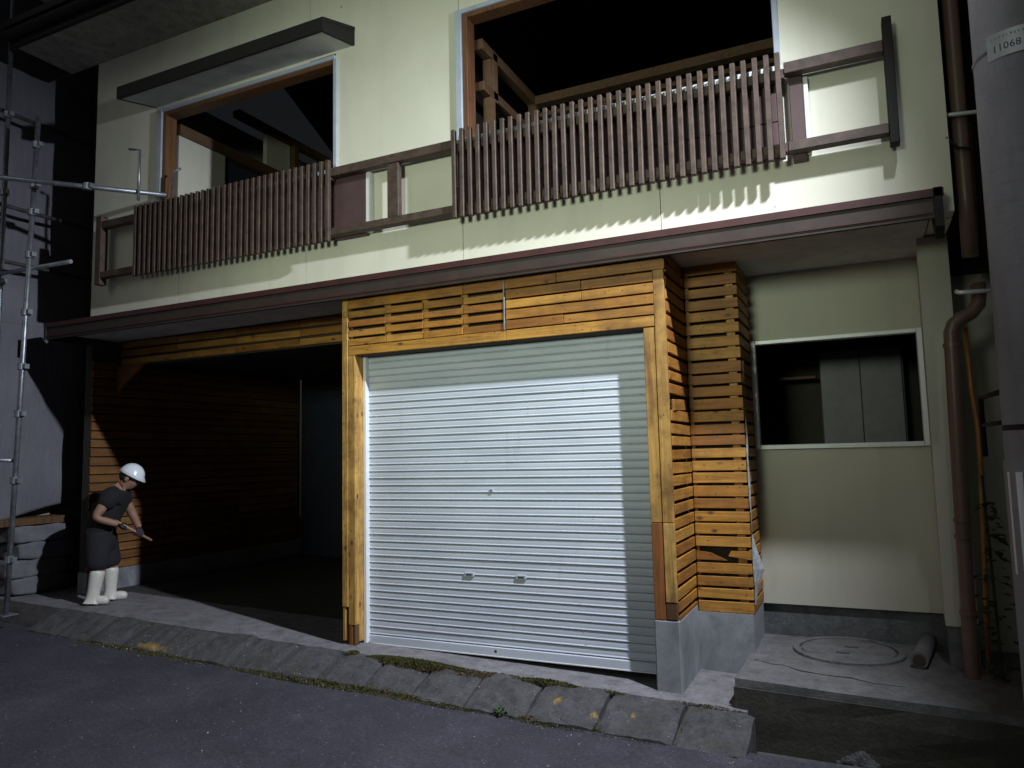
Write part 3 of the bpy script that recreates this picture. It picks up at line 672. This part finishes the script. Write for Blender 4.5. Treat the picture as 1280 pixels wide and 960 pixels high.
# ================================================================== NEIGHBOURS
nb = empty('right_neighbour_house', (5.2, 2.2, 0), label='dim render wall of the house next door behind the pole', cat='house')
bm = bmesh.new(); bx(bm, 4.40, 9, 1.25, 1.45, -.3, 2.75); build('wall', bm, 'wall_low', nb)
bm = bmesh.new(); bx(bm, 4.40, 9, 1.1, 2.3, 2.752, 2.95); build('eave', bm, 'dark_brown', nb)
bm = bmesh.new(); bx(bm, 4.40, 9, 2.25, 2.4, 2.96, 6.5); build('upper_wall', bm, 'dark', nb)
ln = empty('left_neighbour_house', (-6.5, 3, 0), label='dark house wall behind the sheeting on the far left', cat='house')
bm = bmesh.new(); bx(bm, -12, -4.9, 1.9, 2.1, 0, 7); build('wall', bm, 'dark', ln)
bm = bmesh.new(); bx(bm, -4.9, -4.75, -3, 2.1, 0, 7); build('side_wall', bm, 'neigh', ln)

# sheeting on the scaffold next door
def tarpsheet(name, y0, y1, z0, z1, x, sd, **kw):
    bm = bmesh.new(); nx, nz_ = 26, 60; bmesh.ops.create_grid(bm, x_segments=nx, y_segments=nz_, size=.5)
    for v in bm.verts:
        a, b = v.co.x+.5, v.co.y+.5
        y = y0+(y1-y0)*a; zz = z0+(z1-z0)*b
        zz += (1-b)**6*.10*math.sin(a*7+sd)
        d = .05*noise.noise(Vector((y*2.2, zz*.7, sd)))+.025*noise.noise(Vector((y*7, zz*1.6, sd+4)))+.012*math.sin(zz*9+3*math.sin(y*3+sd))*(1 if b < .4 else .4)
        v.co = Vector((x+d+.04*(1-b)**3, y, zz))
    o = build(name, bm, 'tarp', smooth=True, **kw)
    md = o.modifiers.new('thickness', 'SOLIDIFY'); md.thickness = .004
    return o
tarpsheet('scaffold_sheet', -2.2, .62, .98, 3.05, -4.50, 1, label='pale grey sheet hanging low behind the scaffold pole', cat='sheet')
tarpsheet('scaffold_sheet', -2.2, .70, 3.02, 6.9, -4.58, 5, label='dim grey sheet covering the upper scaffold left of the roof', cat='sheet')
# sacks below the sheet
for i, (y, zz, wd) in enumerate(((.10, .68, .62), (.16, .50, .62), (.06, .32, .66), (.12, .14, .66))):
    bm = bmesh.new(); bmesh.ops.create_cube(bm, size=1); bmesh.ops.subdivide_edges(bm, edges=bm.edges, cuts=7, use_grid_fill=True)
    for v in bm.verts:
        c = v.co*2; k = 1-.10*(abs(c.y)**4)
        p = Vector((v.co.x*.36, v.co.y*wd, v.co.z*.175*k)); p *= 1-.06*max(0, (abs(c.x)**3+abs(c.y)**3+abs(c.z)**3-2))
        p += v.normal*.02*noise.noise(p*9+Vector((i*5, 0, 0)))
        v.co = p+Vector((-4.52, y, zz+.09))
    pos = ['topmost', 'second from the top', 'third from the top', 'bottom']
    build('cement_sack', bm, 'block', smooth=True, label='grey sack, %s of the pile below the sheet' % pos[i], cat='sack', group='sacks piled below the sheet')
bm = bmesh.new(); bx(bm, -4.66, -4.36, -.6, .52, .868, .94); build('scaffold_plank', bm, 'rot', label='dark plank lying on the sack pile under the sheet', cat='plank')

# scaffold of steel tubes
def coupler(p, parent):
    bm = bmesh.new(); p = Vector(p); tube(bm, [p-Vector((0, 0, .035)), p-Vector((0, 0, .03)), p+Vector((0, 0, .03)), p+Vector((0, 0, .035))], [.034, .042, .042, .034], 12); bx(bm, p.x+.03, p.x+.075, p.y-.022, p.y+.022, p.z-.022, p.z+.022)
    return build('coupler', bm, 'steel', parent)
sc = empty('scaffold', (-3.6, -.7, .1), label='galvanised tube scaffold standing at the left of the garage', cat='scaffold')
def lx(zz): return (-3.6, -.705+.11*(zz-.1)/4.9, zz)
pipe('standard', [lx(.11), lx(5.02)], .0243, 'steel', sc); 
bm = bmesh.new(); bx(bm, -3.67, -3.53, -.775, -.635, .105, .115); build('base_plate', bm, 'steel', sc)
for zz in (.62, 1.36, 2.0, 2.46, 3.0, 3.58, 4.02, 4.30, 4.72): coupler(lx(zz), sc)
pipe('standard', [(-4.2, -.55, .13), (-4.2, -.545, 6.6)], .0243, 'steel', sc)
for zz in (1.9, 3.4, 4.35, 5.2): coupler((-4.2, -.548, zz), sc)
pipe('ledger', [(-4.35, -1.34, 4.37), (-2.40, -.03, 4.17)], .0243, 'steel', sc)
coupler((-3.02, -.447, 4.234), sc)
pipe('hook_bar', [(-2.60, -.20, 4.10), (-2.60, -.20, 4.62), (-2.70, -.24, 4.63)], .014, 'steel', sc)
pipe('hook_bar', [(-2.30, -.05, 4.05), (-2.30, -.05, 4.38), (-2.20, -.05, 4.40)], .014, 'steel', sc)
for zz in (5.27, 4.25, 3.65): pipe('transom', [(-4.3, -1.3, zz), (-4.3, .62, zz)], .0215, 'steel_dull', sc)
pipe('ledger', [(-4.6, -.60, 3.47), (-3.0, -.60, 3.44)], .020, 'steel', sc)
pipe('ledger', [(-4.6, -1.1, 1.62), (-3.63, -.69, 1.55)], .02, 'steel', sc)

# ================================================================== UTILITY POLE AND LAMP
pole = empty('utility_pole', (4.53, -1.15, -.3), label='thick concrete utility pole with number plate at the right edge', cat='pole')
PX, PY = 4.508, -1.15
pipe('shaft', [(PX, PY, -.35), (PX, PY, 2.0), (PX, PY, 8.5)], [.195, .183, .150], 'pole', pole, 40)
def band(name, z0, z1, a0, a1, r, material, n=24):
    bm = bmesh.new(); P = []
    for k in range(n+1):
        a = R(a0+(a1-a0)*k/n); P.append([bm.verts.new((PX+q*math.cos(a), PY+q*math.sin(a), zz)) for q, zz in ((r, z0), (r, z1), (r-.004, z1), (r-.004, z0))])
    for u, v in zip(P, P[1:]):
        for j in range(4): bm.faces.new((u[j], v[j], v[(j+1) % 4], u[(j+1) % 4]))
    bm.faces.new(P[0]); bm.faces.new(P[-1][::-1]); bmesh.ops.recalc_face_normals(bm, faces=bm.faces)
    return build(name, bm, material, pole)
plate = band('number_plate', 3.20, 3.315, 222, 300, .186, 'white')
band('plate_strap', 3.245, 3.258, 0, 359, .1815, 'steel', 48)
band('marker_sleeve', .35, 1.42, 0, 359, .193, 'pole', 48)
for a in (196, 216, 236, 256, 276): band('reflective_stripe', .93, 1.37, a-(2 if a == 196 else 5), a+(2 if a == 196 else 5), .1955, 'strap', 6)
# the number on the plate: characters bent round the pole
def text_on_pole(s, a_deg, zc, h, r):
    cu = bpy.data.curves.new('txt', 'FONT'); cu.body = s; cu.size = h; cu.align_x = 'LEFT'; cu.extrude = 0; cu.resolution_u = 2
    o = bpy.data.objects.new('txt', cu); C.objects.link(o)
    dg = bpy.context.evaluated_depsgraph_get(); me = bpy.data.meshes.new_from_object(o.evaluated_get(dg)); bpy.data.objects.remove(o)
    bm = bmesh.new(); bm.from_mesh(me)
    bmesh.ops.subdivide_edges(bm, edges=[e for e in bm.edges if e.calc_length() > .01], cuts=2)
    for v in bm.verts:
        a = R(a_deg)+v.co.x/r; v.co = Vector((PX+r*math.cos(a), PY+r*math.sin(a), zc+v.co.y))
    o = build('plate_lettering', bm, 'ink', plate); return o
text_on_pole('11068', 229, 3.228, .046, .1872)
for k in range(9): band('plate_lettering', 3.285+random.uniform(0, .004), 3.295+random.uniform(0, .003), 229+k*4.6, 229+k*4.6+random.uniform(1.6, 2.8), .1870, 'blue_trim', 3)
band('pole_step', 1.55, 1.575, 120, 260, .186, 'dark_brown')
pipe('cable_bracket', [(PX-.17, PY+.08, 1.73), (4.315, -.62, 1.73), (4.315, -.62, 1.43)], .014, 'dark_brown', pole, 8)
pipe('cable_bracket', [(PX-.17, PY+.08, 1.59), (4.318, -.62, 1.59)], .011, 'dark_brown', pole, 8)

fl = empty('flood_lamp', LAMP, label='work flood lamp clamped to the utility pole above the picture', cat='lamp')
dr = Vector((-.75, .12, -.65)).normalized(); rq = dr.to_track_quat('-Z', 'Y').to_euler()
bm = bmesh.new()
prism(bm, [(-.11, -.08), (.11, -.08), (.11, .08), (-.11, .08)], 2, .03, .09); o = build('lamp_case', bm, 'black', fl); o.location = -dr*.055; o.rotation_euler = rq
bm = bmesh.new(); prism(bm, [(-.095, -.065), (.095, -.065), (.095, .065), (-.095, .065)], 2, -.002, .002); o = build('lamp_lens', bm, 'lens', fl); o.location = -dr*.018; o.rotation_euler = rq
pipe('lamp_arm', [LAMP-dr*.08, (PX-.02, PY-.12, LAMP.z+.06)], .015, 'steel', fl)
def beam_light(name, parent, d, energy, size, soft, col, smooth=0.0):
    ld = bpy.data.lights.new(name, 'SPOT'); ld.energy = energy; ld.spot_size = R(size); ld.spot_blend = 1.0; ld.shadow_soft_size = soft; ld.color = col
    ld.use_nodes = True; t = ld.node_tree; em = t.nodes['Emission']; fo = t.nodes.new('ShaderNodeLightFalloff'); fo.inputs['Strength'].default_value = 1; fo.inputs['Smooth'].default_value = smooth; t.links.new(fo.outputs['Quadratic'], em.inputs['Strength'])
    lo = bpy.data.objects.new(name, ld); C.objects.link(lo); lo.parent = parent; lo.rotation_euler = d.to_track_quat('-Z', 'Y').to_euler(); lo.location = d*(.02+soft*0)
beam_light('lamp_beam', fl, dr, KEY, 113, .058, (.85, .91, 1.0), 11.0)

# added fill lamp, unseen across the street, turned up at the upper storey
SL = Vector((2.2, -7.6, 3.0))
sl = empty('fill_lamp', (SL.x, SL.y, RZ(SL.x)), label='unseen greenish fill lamp on a tripod stand, added across the street', cat='lamp')
d2 = (Vector((1.15, 0, 3.65))-SL).normalized()
bm = bmesh.new(); bmesh.ops.create_uvsphere(bm, u_segments=24, v_segments=14, radius=.5)
for v in bm.verts: v.co = v.co+SL-d2*.62
build('fill_lamp_ball', bm, 'tube', sl, smooth=True)
pipe('stand_pole', [SL-d2*.62-Vector((0, 0, .45)), (SL.x, SL.y-.62, .9)], .02, 'steel', sl)
for k in range(3):
    a = R(90+120*k); pipe('stand_leg', [(SL.x, SL.y-.62, 1.0), (SL.x+.6*math.cos(a), SL.y-.62+.6*math.sin(a), RZ(SL.x))], .015, 'steel', sl)
beam_light('fill_lamp_beam', sl, d2, FILL, 56, .55, (.87, 1.0, .78)); bpy.data.objects['fill_lamp_beam'].location = SL+d2*.02-wloc(sl)

# ================================================================== THE WORKER
BX, BY, BZ = -3.34, .04, .105
fwd = Vector((.74, .60, 0)).normalized(); rgt = Vector((-fwd.y*-1, -fwd.x, 0))
PS = .895
def bp(f, r, z): return Vector((BX, BY, BZ))+(fwd*f+rgt*r+Vector((0, 0, z)))*PS
def skin(name, pts, edges_, radii, material, parent, root=0, sub=2, keep=None, **kw):
    me = bpy.data.meshes.new(name); me.from_pydata([tuple(p) for p in pts], edges_, [])
    o = bpy.data.objects.new(name, me); C.objects.link(o)
    md = o.modifiers.new('s', 'SKIN'); md.use_smooth_shade = True; ms = o.modifiers.new('ss', 'SUBSURF'); ms.levels = ms.render_levels = sub
    for i, r in enumerate(radii):
        sv = me.skin_vertices[0].data[i]; sv.radius = r if isinstance(r, tuple) else (r, r); sv.use_root = (i == root)
    dg = bpy.context.evaluated_depsgraph_get(); dg.update()
    m2 = bpy.data.meshes.new_from_object(o.evaluated_get(dg)); bpy.data.objects.remove(o)
    bm = bmesh.new(); bm.from_mesh(m2)
    return build(name, bm, material, parent, smooth=True, **kw)
person = empty('person', (BX, BY, BZ), label='worker in white helmet, black clothes and white boots bending forward', cat='person')
P = {}; order = []; E = []; RAD = []
def pt(n, p, r, frm=None):
    P[n] = len(order); order.append(p); RAD.append(r)
    if frm: E.append((P[frm], P[n]))
pt('pelvis', bp(.0, 0, .78), .125)
pt('waist', bp(.045, 0, .94), .115, 'pelvis'); pt('chest', bp(.115, 0, 1.12), (.13, .15), 'waist'); pt('upper', bp(.165, 0, 1.23), .10, 'chest')
pt('neck', bp(.225, .01, 1.30), .052, 'upper'); pt('jaw', bp(.285, .015, 1.325), .066, 'neck'); pt('head', bp(.305, .015, 1.40), .088, 'jaw'); pt('crown', bp(.318, .015, 1.455), .07, 'head')
pt('nose', bp(.397, .02, 1.342), .016, 'jaw')
pt('chin', bp(.332, .02, 1.268), .032, 'jaw')
for s, nm in ((1, 'R'), (-1, 'L')):
    fo = .0 if s > 0 else .12
    pt('hip'+nm, bp(-.01, s*.09, .73), .10, 'pelvis'); pt('knee'+nm, bp(.03+fo*.6, s*.115, .42), .066, 'hip'+nm)
    pt('ankle'+nm, bp(-.03+fo, s*.12, .085), .028, 'knee'+nm); pt('toe'+nm, bp(.08+fo, s*.13, .045), .015, 'ankle'+nm)
pt('shR', bp(.125, .175, 1.185), .062, 'upper'); pt('elR', bp(.0, .25, .96), .046, 'shR'); pt('wrR', bp(.235, .19, .875), .032, 'elR')
pt('shL', bp(.18, -.165, 1.185), .062, 'upper'); pt('elL', bp(.28, -.22, .95), .046, 'shL'); pt('wrL', bp(.38, -.10, .80), .032, 'elL')
body = skin('body', order, E, RAD, 'skin', person, 0)
# hands with five fingers closed on the tool handle
Hd = (bp(.24, .16, .885), bp(.52, -.06, .66))
hv = (Hd[1]-Hd[0]).normalized()
def hand(name, wrist, grip):
    pts = [wrist, wrist.lerp(grip, .55)]; ed = [(0, 1)]; rad = [.030, (.040, .026)]
    n1 = (grip-wrist).normalized(); side = hv; out = n1.cross(side).normalized(); n1 = side.cross(out)*-1 if side.cross(out).dot(n1) < 0 else side.cross(out)
    c0 = grip
    for k, (off, ln) in enumerate(((-.033, .9), (-.011, 1.0), (.011, .95), (.033, .78))):
        b = len(pts); q = c0+side*off
        pts += [q-n1*.012+out*.026, q+n1*.020*ln+out*.024, q+n1*.028*ln-out*.006, q+n1*.004-out*.026*ln]; ed += [(1, b), (b, b+1), (b+1, b+2), (b+2, b+3)]; rad += [.012, .010, .0095, .008]
    b = len(pts); q = c0-side*.045
    pts += [q-n1*.03-out*.005, q-n1*.004-out*.026, q+side*.03+n1*.010-out*.030]; ed += [(1, b), (b, b+1), (b+1, b+2)]; rad += [.013, .011, .009]
    return skin(name, pts, ed, rad, 'glove', person, 0, 1)
hand('glove', P and order[P['wrR']], Hd[0]+hv*.06); hand('glove', order[P['wrL']], Hd[0]+hv*.22)
# clothes
skin('shirt', [bp(-.06, 0, .66), bp(-.01, 0, .80), bp(.04, 0, .94), bp(.11, 0, 1.12), bp(.16, 0, 1.225), bp(.205, 0, 1.285), bp(.125, .18, 1.185), bp(.055, .225, 1.06), bp(.18, -.17, 1.185), bp(.23, -.20, 1.06)],
     [(0, 1), (1, 2), (2, 3), (3, 4), (4, 5), (4, 6), (6, 7), (4, 8), (8, 9)], [(.155, .15), (.165, .155), (.16, .155), (.17, .18), (.135, .14), .08, .085, .080, .085, .080], 'shirt', person, 0)
skin('shorts', [bp(.0, 0, .90), bp(-.005, 0, .72), bp(.0, .095, .62), bp(.02, .12, .35), bp(.03, -.095, .62), bp(.085, -.12, .35)], [(0, 1), (1, 2), (2, 3), (1, 4), (4, 5)],
     [.15, .15, .125, .115, .125, .115], 'shorts', person, 1)
for s, fo in ((1, 0), (-1, .12)):
    skin('boot', [bp(.02+fo*.6, s*.117, .40), bp(-.01+fo*.8, s*.118, .22), bp(-.03+fo, s*.12, .09), bp(-.035+fo, s*.12, .042), bp(.08+fo, s*.13, .042), bp(.15+fo, s*.135, .036)],
         [(0, 1), (1, 2), (2, 3), (3, 4), (4, 5)], [.080, .070, .064, .052, .050, .040], 'boots', person, 2)
# face details, hair, helmet
HC = order[P['head']]+Vector((0, 0, .01)); hup = (Vector((0, 0, 1))*.86+fwd*.50).normalized(); hf = (fwd-hup*fwd.dot(hup)).normalized(); hs_ = hup.cross(hf)
def lump(name, c, ax, material, seg=10):
    bm = bmesh.new(); bmesh.ops.create_uvsphere(bm, u_segments=seg*2, v_segments=seg, radius=1)
    for v in bm.verts: v.co = c+hf*v.co.x*ax[0]+hs_*v.co.y*ax[1]+hup*v.co.z*ax[2]
    return build(name, bm, material, person, smooth=True)
for s in (-1, 1):
    lump('eye', HC+hf*.083+hs_*s*.03-hup*.018, (.010, .012, .008), 'hair', 6); lump('ear', HC+hs_*s*.088-hup*.03-hf*.005, (.022, .010, .032), 'skin', 6)
lump('mouth', HC+hf*.080-hup*.085, (.008, .022, .006), 'glove', 6)
lump('hair', HC-hf*.022-hup*.012, (.088, .090, .085), 'hair', 10)
bm = bmesh.new(); hc = HC+hup*.02
bmesh.ops.create_uvsphere(bm, u_segments=28, v_segments=14, radius=1)
bmesh.ops.delete(bm, geom=[v for v in bm.verts if v.co.z < -.02], context='VERTS')
for v in bm.verts:
    a = math.atan2(v.co.y, v.co.x); z0 = v.co.z
    rx, ry = .122, .106
    fl_ = 1.0
    if z0 < .02: fl_ = 1.12+.16*max(0, math.cos(a))
    rib = 1+.02*max(0, 1-abs(v.co.y)*6)
    v.co = hc+hf*v.co.x*rx*fl_+hs_*v.co.y*ry*fl_+hup*(v.co.z*.112*rib-(.012 if z0 < .02 else 0))
o = build('helmet', bm, 'helmet', person, smooth=True); md = o.modifiers.new('t', 'SOLIDIFY'); md.thickness = .004
# tool
tool = pipe('hand_tool', [Hd[0]-hv*.06, Hd[1]], [.012, .014], 'handle', None, 10, label='short pale wooden tool handle held by the worker', cat='tool')

# ================================================================== SMALL GROWTH AND LITTER
def kz(x, y):       # height of the kerb slope
    vv = (-.275-y)/.335
    if vv < 0: return gz(x)
    if vv > 1: return RZ(x)
    return gz(x)-.140*max(0, (vv-.08)/.92)**1.15-.004
def tufts(name, patches, material, **kw):
    bm = bmesh.new()
    for (x0, x1, y0, y1, n, h) in patches:
        for _ in range(n):
            x = random.uniform(x0, x1); u = (x-x0)/(x1-x0); sp = math.sin(math.pi*min(max(u, .02), .98))**.5
            y = (y0+y1)/2+random.uniform(-.5, .5)*(y1-y0)*sp
            z0 = kz(x, y); hh = h*random.uniform(.25, .8)*sp; a = random.uniform(0, 6.28); wd = random.uniform(.003, .008)
            d = Vector((math.cos(a), math.sin(a), 0)); l = Vector((random.uniform(-.6, .6), random.uniform(-.6, .6), 1)).normalized()*hh
            b0 = Vector((x, y, z0-.004))
            v = [bm.verts.new(b0-d*wd), bm.verts.new(b0+d*wd), bm.verts.new(b0+l+d*wd*.5), bm.verts.new(b0+l-d*wd*.5)]; bm.faces.new(v)
    return build(name, bm, material, kind='stuff', **kw)
tufts('moss', [(.02, .14, -.32, -.25, 700, .022), (.22, 1.10, -.35, -.235, 6500, .028), (1.50, 1.95, -.325, -.245, 2000, .024), (1.9, 2.3, -.30, -.26, 500, .015),
               (-1.0, 1.5, -.66, -.585, 5200, .024), (-2.9, -1.0, -.655, -.59, 2600, .018), (1.5, 2.7, -.655, -.59, 1500, .016), (.25, 1.05, -.34, -.25, 5000, .034)], 'moss', label='green moss along the kerb joints', cat='moss')
tufts('dry_moss', [(.25, 1.30, -.37, -.24, 2600, .020), (1.1, 1.7, -.31, -.25, 700, .014), (1.6, 2.2, -.64, -.57, 900, .016), (-.3, 1.2, -.65, -.57, 1500, .018), (2.55, 3.0, -.30, -.25, 350, .012)],
      'moss_dry', label='brown dead moss along the kerb joints', cat='moss')
bm = bmesh.new()
for _ in range(900):
    x = random.uniform(-3, 3.0); y = random.choice([random.uniform(-.62, -.1), random.gauss(-.63, .05), random.uniform(-2.6, -.6)])
    z0 = kz(x, y) if y > -.61 else RZ(x)+.004
    s = random.uniform(.002, .0065); v = [Vector((random.gauss(0, 1), random.gauss(0, 1), random.gauss(0, 1))).normalized()*s for _ in range(4)]
    vv = [bm.verts.new(Vector((x, y, z0+s*.6))+q) for q in v]
    for f in ((0, 1, 2), (0, 2, 3), (0, 3, 1), (1, 3, 2)): bm.faces.new([vv[i] for i in f])
build('grit', bm, 'litter', kind='stuff', label='pale grit scattered over kerb and road', cat='grit')
def leafplant(name, c, n, h, sp, material, size, **kw):
    bm = bmesh.new()
    for _ in range(n):
        a = random.uniform(0, 6.28); r = random.uniform(0, sp); zz = random.uniform(.1, 1)*h
        p = Vector(c)+Vector((math.cos(a)*r, math.sin(a)*r, zz)); s = size*random.uniform(.6, 1.2)
        d = Vector((math.cos(a), math.sin(a), random.uniform(-.5, .5))).normalized(); u = d.cross(Vector((0, 0, 1))).normalized(); nrm = u.cross(d)
        q = [p, p+d*s*.45+u*s*.32+nrm*s*.08, p+d*s, p+d*s*.45-u*s*.32+nrm*s*.08]
        bm.faces.new([bm.verts.new(x) for x in q])
    return build(name, bm, material, **kw)
wd = empty('weed', (1.515, -.60, RZ(1.5)), label='small bright green weed growing at the road edge', cat='plant')
leafplant('leaves', (1.515, -.60, RZ(1.5)), 46, .06, .035, 'leaf', .03, parent=wd)
iv = empty('ivy', (4.43, .30, -.3), label='dark climbing plant on the pipes at the right wall', cat='plant')
pipe('stem', [(4.44, .34, -.4), (4.43, .36, .3), (4.425, .38, .8), (4.42, .42, 1.3)], .008, 'ivy', iv, 6)
bm = bmesh.new()
for _ in range(150):
    t = random.random()**1.4; zz = -.1+1.25*t; a = random.uniform(0, 6.28); r = random.uniform(.01, .10 if zz < .75 else .03)
    p = Vector((4.435+.02*math.sin(zz*9)+math.cos(a)*r, .34+math.sin(a)*r*.7, zz)); s = random.uniform(.04, .085)
    d = Vector((math.cos(a), math.sin(a)-.4, random.uniform(-.9, .2))).normalized(); u = d.cross(Vector((0, 0, 1))).normalized(); nn = u.cross(d)
    q = [p, p+d*s*.35+u*s*.42+nn*s*.1, p+d*s, p+d*s*.35-u*s*.42+nn*s*.1]; bm.faces.new([bm.verts.new(x) for x in q])
build('leaves', bm, 'ivy', iv)
